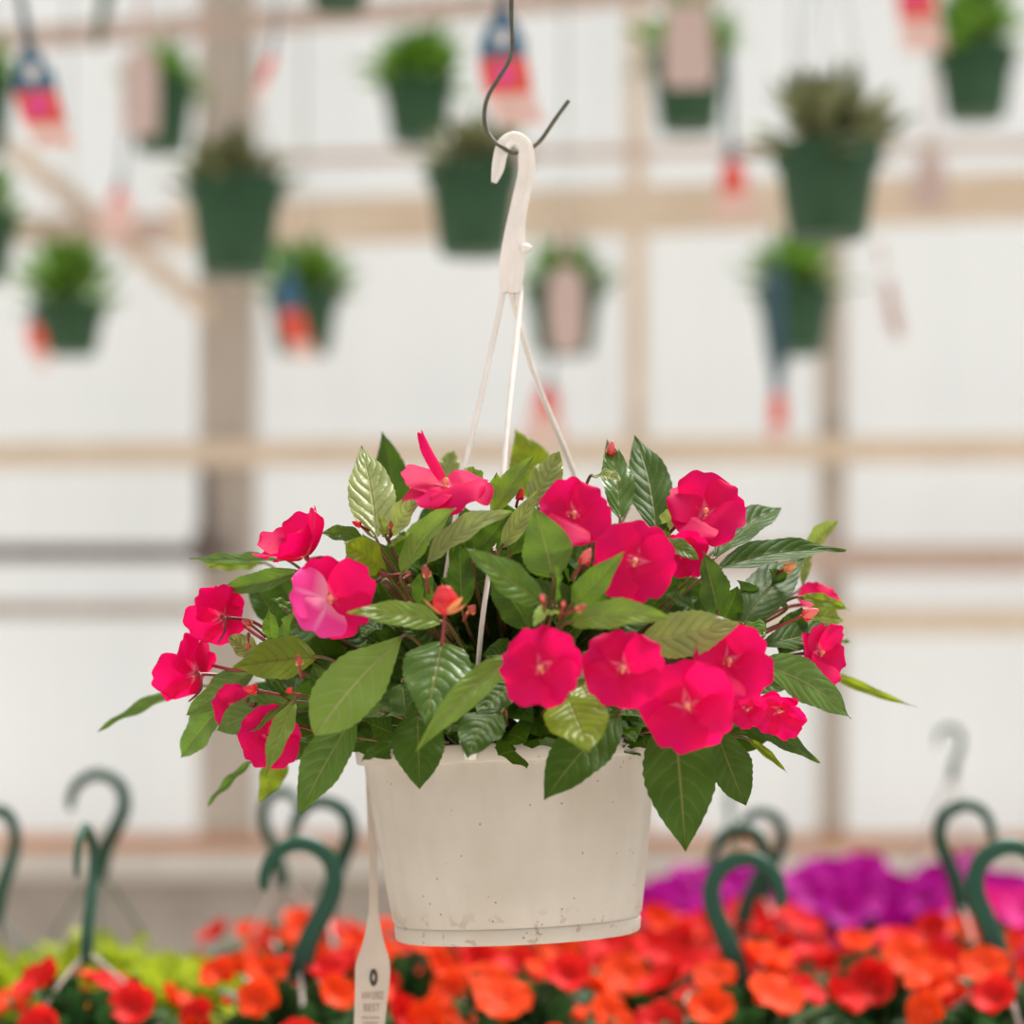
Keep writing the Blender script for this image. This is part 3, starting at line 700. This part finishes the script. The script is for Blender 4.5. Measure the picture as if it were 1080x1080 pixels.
# ---- hanging tags: strap, blue head with a white emblem, red picture, pale caption
def picture_tag(strap, head, pict, cap, Y, label, twist=0.0, back=False, scale=1.0):
    """each argument a list of (py, cx, half width px)"""
    rows = strap + head + pict + cap
    org = W(rows[0][1], rows[0][0], Y)
    o = empty('hanging_tag', org); tag(o, label, 'plant tag', 'picture tags among the hanging pots')
    def part(name, rr, mat):
        if len(rr) < 2: return
        mb = MB(); rings = []
        for py, cx, hw in rr:
            dz = twist * hw * Y / F
            a = W(cx - hw, py, Y) + Vector((0, dz, 0)); b = W(cx + hw, py, Y) - Vector((0, dz, 0)); n = Vector((twist, 1, 0)).normalized() * .0012
            rings.append([q - org for q in (a, (a + b) / 2, b, b + n, (a + b) / 2 + n, a + n)])
        ids = mb.grid(rings, None, 0, True); mb.face(ids[0][::-1]); mb.face(ids[-1]); mb.build(name, M[mat], o, smooth=False)
    if back:
        part('strap', strap, 'tag_back'); part('tag_panel', head, 'tag_back')
        return o
    part('strap', strap + head[:1], 'tag_slate'); part('tag_head', head, 'tag_blue'); part('picture', head[-1:] + pict, 'tag_red'); part('caption', pict[-1:] + cap, 'tag_cream')
    if len(head) > 2 and head[-1][2] > 15:
        y0 = (head[0][0] * .45 + head[-1][0] * .55); cx = (head[0][1] * .45 + head[-1][1] * .55)
        c = W(cx, y0, Y - .002) - org; s = Y / F
        mb = MB(); rr = 7.5
        mb.grid([[c + Vector((r * s * math.cos(a), dy, r * s * 1.15 * math.sin(a))) for a in [2*math.pi*x/20 for x in range(20)]] for r, dy in ((.1, -.001), (rr, -.001), (rr, .001))], None, 0, True)
        mb.build('emblem', M['tag_white'], o, smooth=False)
        y1, x1, h1 = pict[0]; y2, x2, h2 = pict[-1]
        cy, cx2 = (head[-1][0] * .55 + y2 * .45), (head[-1][1] + x2) / 2 - 2
        c = W(cx2, cy, Y - .002) - org
        mb = MB(); mb.grid([[c + Vector((r * s * 11 * math.cos(a), dy, r * s * 10 * math.sin(a))) for a in [2*math.pi*x/16 for x in range(16)]] for r, dy in ((.05, -.001), (1, -.001), (1, .001))], None, 0, True)
        mb.build('flower_picture', M['tag_pink'], o, smooth=False)
    return o
picture_tag([(-60,12,3),(-5,21,4),(40,29,5)], [(52,31,6),(62,33,14),(78,36,21),(96,37,24)], [(112,42,23),(130,47,22)], [(144,55,22),(156,62,20)], 4.6, 'blue and red picture tag on a strap in the top left corner', .15)
picture_tag([(-60,528,3),(-5,529,4),(8,529,5)], [(14,530,7),(28,530,17),(44,530,24),(61,530,25)], [(80,533,26),(99,537,24)], [(116,544,25),(131,552,25)], 4.6, 'blue and red picture tag hanging just behind the steel wire hook', .15)
picture_tag([(120,135,1.5),(182,129,2)], [(188,128,3),(198,126,6)], [(202,125,8),(212,124,10)], [(220,123,22),(250,122,20)], 7.0, 'small tag with bright pale lower end hanging below the pale-tagged pot', .8)
picture_tag([(-50,297,2),(40,290,2)], [(44,289,3),(55,287,4)], [(70,283,7),(88,276,6)], [(100,272,6),(112,269,4)], 5.5, 'red tag seen edge-on beside the thick post, near the top', 1.4)
picture_tag([(300,36,1.5),(330,34,2)], [(334,34,3),(340,34,7)], [(355,37,10),(370,41,11)], [(380,45,9),(388,48,8)], 6.9, 'red tag hanging at the left side of the lowest far-left pot', .9)
picture_tag([(262,304,3),(288,304,5)], [(292,304,7),(308,304,11),(328,306,12)], [(346,310,13),(361,315,13)], [(370,319,14),(378,324,13)], 6.9, 'dark blue and red tag hanging across a small pot right of the thick post', .6)
picture_tag([(372,582,2),(400,578,2)], [(403,577,4),(409,577,8)], [(420,576,12),(436,575,14)], [(448,574,22),(462,572,24)], 6.9, 'faint red and pale tag hanging under the pot right of the white strands', .5)
picture_tag([(60,768,3),(150,770,3)], [(155,771,5),(168,772,8)], [(185,773,12),(203,774,14)], [(214,775,20),(228,776,22)], 6.4, 'small red tag with dark top hanging left of the largest pot', .5)
picture_tag([(280,817,11),(378,820,10),(398,820,6)], [(402,820,5),(414,820,6)], [(430,821,8),(447,820,9)], [(456,819,10),(468,818,10)], 6.8, 'red tag on a wide dark blue strap below the small pot under the largest one', .5)
picture_tag([(-90,962,3),(-70,963,4)], [(-60,964,8),(-45,965,17),(-28,965,21)], [(-5,966,20),(20,968,19)], [(36,972,22),(54,976,21)], 6.4, 'magenta and red tag beside the pot in the top right corner', .2)
picture_tag([(255,925,1.5),(275,928,2)], [], [], [], 6.4, '', .2, True) if False else None
picture_tag([(-30,150,2),(45,148,6)], [(52,148,12),(70,148,19),(100,148,20),(138,148,19),(144,148,15)], [], [], 6.6, 'pale pink tag back hanging in front of the upper left small pot', .2, True)
picture_tag([(-70,722,4),(-20,724,12)], [(5,725,22),(40,726,25),(80,727,27),(92,727,22)], [], [], 6.6, 'wide pale pink tag back at the top edge, over a small pot', .1, True)
picture_tag([(222,597,3),(270,597,6)], [(282,597,10),(300,597,19),(330,597,20),(364,598,17),(371,598,14)], [], [], 6.6, 'pale pink tag back over the small pot right of the white strands', .2, True)
picture_tag([(255,926,2),(280,931,3)], [(295,935,5),(320,939,6),(345,945,7),(356,948,5)], [], [], 6.4, 'narrow brownish tag turned edge-on, right of the two stacked pots', 1.2, True)
picture_tag([(60,985,2),(145,982,3)], [(155,981,7),(175,981,14),(200,980,19),(222,978,18)], [], [], 7.6, 'faint pink tag back in front of the timber beam at the right', .2, True)
mb = MB(); Y = 6.6; a = [W(*q, Y) for q in ((130,-60), (106,50), (98,50), (112,-60))]; org = a[0].copy()
rg = [[q - org for q in (a[3], a[0])], [q - org for q in (a[2], a[1])]]
rings = [[p_, q_, q_ + Vector((0, .004, 0)), p_ + Vector((0, .004, 0))] for p_, q_ in rg]
ids = mb.grid(rings, None, 0, True); mb.face(ids[0][::-1]); mb.face(ids[-1])
tag(mb.build('plastic_strap', M['green_pot'], None, org, False), 'dark green plastic strip hanging at the top left edge', 'strap')

# ------------------------------------------------------------------ flowering pots on the bench
BZ = H - .52
def hook_pts(kind):
    if kind == 'J':    # opens to the left
        return [(-.036, .075, .0035), (-.037, .088, .0048), (-.030, .106, .0055), (-.014, .118, .006), (.004, .119, .0065), (.022, .108, .0068), (.029, .090, .007), (.027, .072, .0075), (.018, .052, .008), (.008, .030, .0085), (.002, .008, .0095), (0, -.012, .008)]
    return None
def hook_mesh(scale=1.0):
    mb = MB(); q = hook_pts('J')
    mb.tube(smooth([Vector((x, 0, z)) * scale for x, z, r in q], 4), [v.x for v in smooth([Vector((r * scale * 1.22, 0, 0)) for x, z, r in q], 4)], 10, 0, .55, Vector((0, 1, 0)))
    return mb.mesh('hanger_hook', M['green_hook'])
HOOK = hook_mesh()
BR, BH = .122, .135
mb = MB(); mb.lathe([(0, 0), (.088, 0), (.092, .004), (.112, BH * .8), (BR, BH * .82), (BR + .002, BH), (BR - .004, BH), (.108, BH * .8), (.086, .006), (0, .006)], 40)
POTM = mb.mesh('pot', M['green_pot'])
mb = MB(); mb.lathe([(0, BH * .9), (BR - .006, BH * .88), (BR - .01, BH * .8), (0, BH * .8)], 24); SOILM = mb.mesh('soil', M['soil'])
def bench_foliage(seed, mat, rx=.125, rz=.115, n=170, L=.055, w=.030):
    mb = leaf_cluster(n, rx, rz, L, w, None, seed, up=.5, droop=.4); mb.v = [(x, y, z + BH * .85) for x, y, z in mb.v]
    return mb.mesh('foliage', M[mat])
FOL = [bench_foliage(s, 'bench_leaf') for s in (1, 2, 3)]
LIME = [bench_foliage(s, 'lime_leaf', .13, .10, 230, .045, .032) for s in (5, 6)]
PETF = [bench_foliage(s, 'bench_leaf', .14, .13, 170, .05, .028) for s in (8, 9)]
def bench_flower(mat, Rm, seed, cup=.15):
    mb = MB(); xa, ya, n = Vector((1,0,0)), Vector((0,1,0)), Vector((0,0,1))
    for q in range(5):
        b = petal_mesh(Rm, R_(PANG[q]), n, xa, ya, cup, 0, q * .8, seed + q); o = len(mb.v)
        mb.v += b.v; mb.f += [tuple(x + o for x in f) for f in b.f]; mb.uv += b.uv; mb.mi += b.mi
    return mb.mesh('flower', mat)
OFL = [bench_flower(M['orange_petal'], .030, 3, .25), bench_flower(M['coral_petal'], .029, 9, .3), bench_flower(M['orange_petal'], .026, 17, .5), bench_flower(M['coral_petal'], .027, 37, .6)]
MFL = [bench_flower(M['magenta_petal'], .038, 5, .3), bench_flower(M['magenta_petal'], .034, 25, .4)]
KFL = [bench_flower(M['pink_petal'], .038, 5, .3), bench_flower(M['pink_petal'], .034, 25, .4)]
def basket_on_bench(px, Y, label, group, fol, flw, n, hook_px=None, rot=0.0, hs=1.0, hmir=1, seed=0, name='flowering_pot', cat='flowering pot', dome_h=.115, strand='strand'):
    rg = random.Random(900 + seed)
    x = (px - 540) * Y / F
    o = empty(name, (x, Y, BZ)); tag(o, label, cat, group)
    link('pot', POTM, o); link('soil', SOILM, o)
    f = link('foliage', fol[seed % len(fol)], o); f.rotation_euler.z = rg.uniform(0, 6.28)
    for i in range(n):
        a = 2 * math.pi * (i * .618 + rg.uniform(-.03, .03)); r = math.sqrt((i + .5) / n) * .97
        el = math.acos(min(1, r)); d = Vector((math.cos(a) * r, math.sin(a) * r, math.sin(el)))
        q = link('flower', flw[rg.randrange(len(flw))], o)
        q.location = Vector((d.x * .130, d.y * .130, BH * .9 + .02 + d.z * dome_h)) * 1.0 + Vector((rg.uniform(-.008, .008), rg.uniform(-.008, .008), rg.uniform(-.01, .012)))
        nrm = (d + Vector((rg.uniform(-.45, .45), rg.uniform(-.8, .1) - .35, rg.uniform(-.2, .3)))).normalized()
        q.rotation_euler = nrm.to_track_quat('Z', 'Y').to_euler(); q.scale = [rg.uniform(.85, 1.15)] * 3
    if hook_px is not None:
        topz = H + (HZ - hook_px) * Y / F - BZ
        hb = topz - .122 * hs
        hk_ = link('hanger_hook', HOOK, o); hk_.location = (0, 0, hb); hk_.rotation_euler = (R_(rg.uniform(-3, 3)), R_(rg.uniform(-4, 4)), R_(rot)); hk_.scale = (hs * hmir, hs, hs)
        for k3 in range(3):
            a = R_(30 + 120 * k3 + rot); mb = MB()
            mb.tube(smooth([Vector((0, 0, hb)), Vector((math.cos(a) * BR * .45, math.sin(a) * BR * .45, hb * .55 + BH * .45 + .01)), Vector((math.cos(a) * BR, math.sin(a) * BR, BH * .92))], 4), [.0026 if strand == 'strand' else .0018] * 9, 6)
            mb.build('hanger_strand', M[strand], o)
    return o
OR = 'orange flowering pots on the bench'
sd = 0
for px, Y, hp, rot, hm, hs, lab, nf, dh in [
    (91, 3.08, 873, 84, 1, 1.1, 'orange flowering pot with green hook edge-on, at the left below the lime plants', 11, .085),
    (316, 3.08, 887, 8, 1, 1.15, 'orange flowering pot with large green hook, just left of the hanging plant tag', 15, .10),
    (552, 3.08, None, 0, 1, 1, 'orange flowering pot directly under the white hanging basket, at the bottom edge', 15, .10),
    (780, 3.08, 903, -12, -1, 1.15, 'orange flowering pot with the nearest of the green hooks clustered right of the white basket', 15, .10),
    (1058, 3.08, 890, 5, -1, 1.2, 'orange flowering pot with a big green hook at the right edge', 15, .10),
    (436, 3.34, None, 0, 1, 1, 'orange flowering pot just right of the hanging plant tag, second row', 15, .105),
    (668, 3.34, None, 0, 1, 1, 'orange flowering pot below the right corner of the white basket', 15, .105),
    (918, 3.34, None, 0, 1, 1, 'orange flowering pot between the right hook cluster and the right edge hooks', 16, .105),
    (345, 3.60, 843, 12, 1, 1.1, 'orange flowering pot whose ring-like hook rises behind the largest left hook', 14, .10),
    (560, 3.60, None, 0, 1, 1, 'orange flowering pot behind the one under the white basket', 14, .10),
    (782, 3.60, 872, 18, 1, 1.05, 'orange flowering pot whose hook overlaps the nearest hook right of the white basket', 15, .10),
    (1014, 3.60, 847, 10, -1, 1.05, 'orange flowering pot whose hook rises just left of the big right edge hook', 15, .10),
    (298, 3.88, 833, -35, -1, 1.0, 'orange flowering pot with a small hook opening right, left of the ring-like hook', 12, .09),
    (470, 3.88, None, 0, 1, 1, 'orange flowering pot farther back, seen below the left part of the white basket', 14, .10),
    (665, 3.88, None, 0, 1, 1, 'orange flowering pot farther back, seen below the right part of the white basket', 14, .10),
    (806, 3.88, 855, 15, 1, .95, 'orange flowering pot with a small hook arching right in the right hook cluster', 14, .10),
]:
    sd += 1
    basket_on_bench(px, Y, lab, OR, FOL, OFL, int(nf * .85), hp, rot, hs, hm, sd, dome_h=dh)
for px, Y, hp, rot, hm, hs, lab in [
    (-4, 3.60, 853, 60, 1, 1.1, 'lime green leafy plant at the left edge of the bench'),
    (104, 3.88, 815, 10, 1, 1.1, 'lime green leafy plant under the thin arched hook at the left'),
    (196, 3.52, None, 0, 1, 1, 'lime green leafy plant in front of the foot of the thick post'),
]:
    sd += 1
    basket_on_bench(px, Y, lab, 'lime leafy plants on the bench', LIME, OFL, 0, hp, rot, hs, hm, sd, 'leafy_pot', 'potted plant', strand='green_strand')
for px, Y, hp, rot, hm, hs, fl, lab in [
    (692, 4.18, None, 0, 1, 1, MFL, 'magenta petunia pot just right of the white pot corner'),
    (768, 4.50, 832, 80, 1, .8, MFL, 'magenta petunia pot with a small edge-on hook, behind the right hook cluster'),
    (858, 4.18, None, 0, 1, 1, MFL, 'magenta petunia pot in front of the narrow right post'),
    (1026, 4.18, None, 0, 1, 1, MFL, 'deep magenta petunia pot between the narrow right post and the right hooks'),
    (1004, 4.50, 766, 20, 1, .65, MFL, 'magenta petunia pot whose tall hanger stands highest of all at the right'),
    (892, 4.50, None, 0, 1, 1, MFL, 'magenta petunia pot farthest back, right of the narrow post'),
    (1072, 3.88, None, 0, 1, 1, KFL, 'cerise pink petunia pot seen through the big right hook'),
]:
    sd += 1
    o = basket_on_bench(px, Y, lab, 'petunia pots at the back of the bench', PETF, fl, 20, hp, rot, hs, hm, sd, 'petunia_pot', 'flowering pot', .10 if px < 700 else .12)
# bench
bench = empty('plant_bench', (0, 3.8, GROUND)); tag(bench, 'long wooden bench under the flowering pots', 'bench')
mb = MB()
for i in range(14):
    y = -1.0 + i * .15; mb.box((-3, y, BZ - .03), (3, y + .135, BZ))
mb.build('bench_top', M['bench'], bench, smooth=False)
mb = MB()
for y in (-.95, .95): mb.box((-3, y, BZ - .12), (3, y + .045, BZ - .03))
mb.build('bench_frame', M['bench'], bench, smooth=False)
for x in (-2.8, -1, 1, 2.8):
    for y in (-.93, .97):
        mb = MB(); mb.box((x - .04, y - .04, 0), (x + .04, y + .04, BZ - .12)); mb.build('leg', M['bench'], bench, smooth=False)

# ------------------------------------------------------------------ greenhouse wall and ground
WY = 8.8
mb = MB(); rows = [[], []]
n = 900
z0 = W(0, 892, WY).z; z1 = H + 3.4
pts = [Vector((-6.5 + 13 * i / n, WY + .006 * math.sin(2 * math.pi * i / 6), 0)) for i in range(n + 1)]
mb.grid([[p + Vector((0, 0, z0)) for p in pts], [p + Vector((0, 0, z1)) for p in pts]])
struct(mb.build('wall_back', M['panel']), 'white translucent greenhouse sheeting behind everything', 'wall')
def bar(name, p0, p1, Y0, Y1, half_px, depth, mat, label):
    """board between two pixel points at depths Y0, Y1"""
    a, b = W(p0[0], p0[1], Y0), W(p1[0], p1[1], Y1)
    t = (b - a).normalized(); nrm = Vector((0, 1, 0)); nrm = (nrm - t * nrm.dot(t)).normalized(); s_ = t.cross(nrm).normalized()
    hh = half_px * (Y0 + Y1) / 2 / F; L = (b - a).length
    mb = MB(); mb.box((0, -depth / 2, -hh), (L, depth / 2, hh))
    o = mb.build(name, M[mat], None, (0, 0, 0), False)
    o.matrix_world = Matrix(((t.x, nrm.x, s_.x, a.x), (t.y, nrm.y, s_.y, a.y), (t.z, nrm.z, s_.z, a.z), (0, 0, 0, 1)))
    struct(o, label, 'timber'); return o
Yw = WY - .10
bar('wall_post', (240, 893), (240, -200), Yw - .05, Yw - .05, 29, .14, 'wood_grey', 'thick grey timber post at the left')
bar('wall_post', (877, 893), (877, 140), Yw - .03, Yw - .03, 13, .08, 'wood_grey', 'narrow timber post at the right')
bar('wall_post', (671, 893), (671, 0), Yw, Yw, 9, .05, 'wood', 'slim pale timber post left of the right post')
bar('wall_rail', (-700, 484), (1800, 470), Yw - .12, Yw - .12, 13, .05, 'wood', 'pale timber rail behind the top of the big plant')
bar('wall_rail', (-700, 583), (245, 583), Yw - .2, Yw - .2, 8, .046, 'pipe', 'dark pipe running from the left edge to the thick post')
bar('wall_rail', (640, 590), (1800, 589), Yw - .1, Yw - .1, 15, .05, 'wood_pink', 'brown timber rail at the right')
bar('wall_rail', (-700, 643), (700, 643), Yw - .1, Yw - .1, 8, .05, 'wood_grey', 'low grey rail at the left')
bar('wall_rail', (640, 655), (1800, 655), Yw - .1, Yw - .1, 13, .05, 'wood', 'low pale rail at the right')
bar('ceiling_beam', (180, 240), (1800, 180), 8.3, 7.6, 24, .06, 'wood', 'long pale timber beam crossing behind the pots')
bar('ceiling_beam', (-300, 240), (225, 244), 8.4, 8.3, 14, .06, 'wood_pink', 'end of a rosy timber beam at the left')
bar('ceiling_beam', (-500, 78), (760, -12), 8.2, 8.0, 9, .06, 'wood_pink', 'rosy timber purlin slanting along the top')
bar('ceiling_beam', (250, 168), (1800, 140), 8.5, 8.4, 4, .04, 'wood_pink', 'thin upper rail behind the hanging pots')
bar('wall_brace', (10, 155), (222, 330), 8.4, 8.5, 10, .05, 'wood', 'diagonal timber brace at the left of the thick post')
bar('wall_sill', (-900, 888), (1900, 888), Yw - .05, Yw - .05, 7, .20, 'timber_red', 'reddish sill board at the foot of the sheeting')
mb = MB(); za = W(0, 895, Yw).z; zb = W(0, 925, Yw - .15).z
mb.box((-6.5, Yw - .16, zb), (6.5, WY + .06, za)); struct(mb.build('wall_ledge', M['ledge'], smooth=False), 'pale concrete ledge under the sill', 'wall')
mb = MB(); mb.box((-6.5, Yw - .08, GROUND), (6.5, WY + .06, zb)); struct(mb.build('wall_base', M['concrete'], smooth=False), 'grey concrete base wall', 'wall')
# dark latch fixed on the thick post
g = W(213, 575, Yw - .16); o = empty('latch', g); tag(o, 'dark iron latch fixed to the thick timber post', 'latch')
s = Yw / F
mb = MB(); mb.box((-9*s, -.02, -20*s), (9*s, .02, 14*s)); mb.build('plate', M['pipe'], o, smooth=False)
mb = MB(); mb.tube([Vector((4*s, -.02, 0)), Vector((4*s, -.03, 40*s)), Vector((2*s, -.02, 78*s))], [5*s, 7*s, 5*s], 10); mb.build('handle', M['pipe'], o)
mb = MB(); mb.box((-8, -4, -.02), (8, WY + .06, 0)); struct(mb.build('floor', M['gravel'], smooth=False), 'pale gravel floor of the greenhouse', 'floor')
mb = MB(); mb.box((-30, WY + .06, -.02), (30, 60, 0)); struct(mb.build('ground', M['gravel'], smooth=False), 'open ground outside the sheeting', 'ground')

# ------------------------------------------------------------------ light, camera, view
wd = bpy.data.worlds.new('World'); bpy.context.scene.world = wd; wd.use_nodes = True
wt = wd.node_tree; bg = wt.nodes['Background']
tc = wt.nodes.new('ShaderNodeTexCoord'); sx = wt.nodes.new('ShaderNodeSeparateXYZ'); cr = wt.nodes.new('ShaderNodeValToRGB')
wt.links.new(tc.outputs['Generated'], sx.inputs[0]); wt.links.new(sx.outputs[2], cr.inputs[0]); wt.links.new(cr.outputs[0], bg.inputs[0])
e = cr.color_ramp.elements; e.new(.35)
for q, (p_, c_) in enumerate(((.0, (.42, .41, .40)), (.35, (.64, .61, .59)), (1.0, (1.0, .985, .96)))):
    e[q].position = p_; e[q].color = (*c_, 1)
bg.inputs[1].default_value = 1.04
sun = bpy.data.lights.new('sun', 'SUN'); sun.energy = 4.8; sun.angle = R_(16); sun.color = (1, .965, .90)
so = bpy.data.objects.new('sun', sun); C.objects.link(so)
so.rotation_euler = Vector((-.30, -.28, -.85)).to_track_quat('-Z', 'Y').to_euler()

cam = bpy.data.cameras.new('camera'); co = bpy.data.objects.new('camera', cam); C.objects.link(co)
co.location = (0, 0, H); co.rotation_euler = (R_(90), 0, 0)
cam.sensor_width = 36; cam.sensor_fit = 'HORIZONTAL'; cam.lens = F / 1080 * 36; cam.shift_y = (HZ - 540) / 1080
cam.clip_end = 200
cam.dof.use_dof = True; cam.dof.focus_distance = D - .14; cam.dof.aperture_fstop = 2.9; cam.dof.aperture_blades = 0
sc = bpy.context.scene
sc.camera = co
sc.view_settings.view_transform = 'Standard'; sc.view_settings.look = 'None'; sc.view_settings.gamma = 1; sc.view_settings.exposure = 0.22
sc.view_settings.use_curve_mapping = False
sc.cycles.use_denoising = True; sc.cycles.max_bounces = 10; sc.cycles.diffuse_bounces = 5; sc.cycles.transmission_bounces = 8
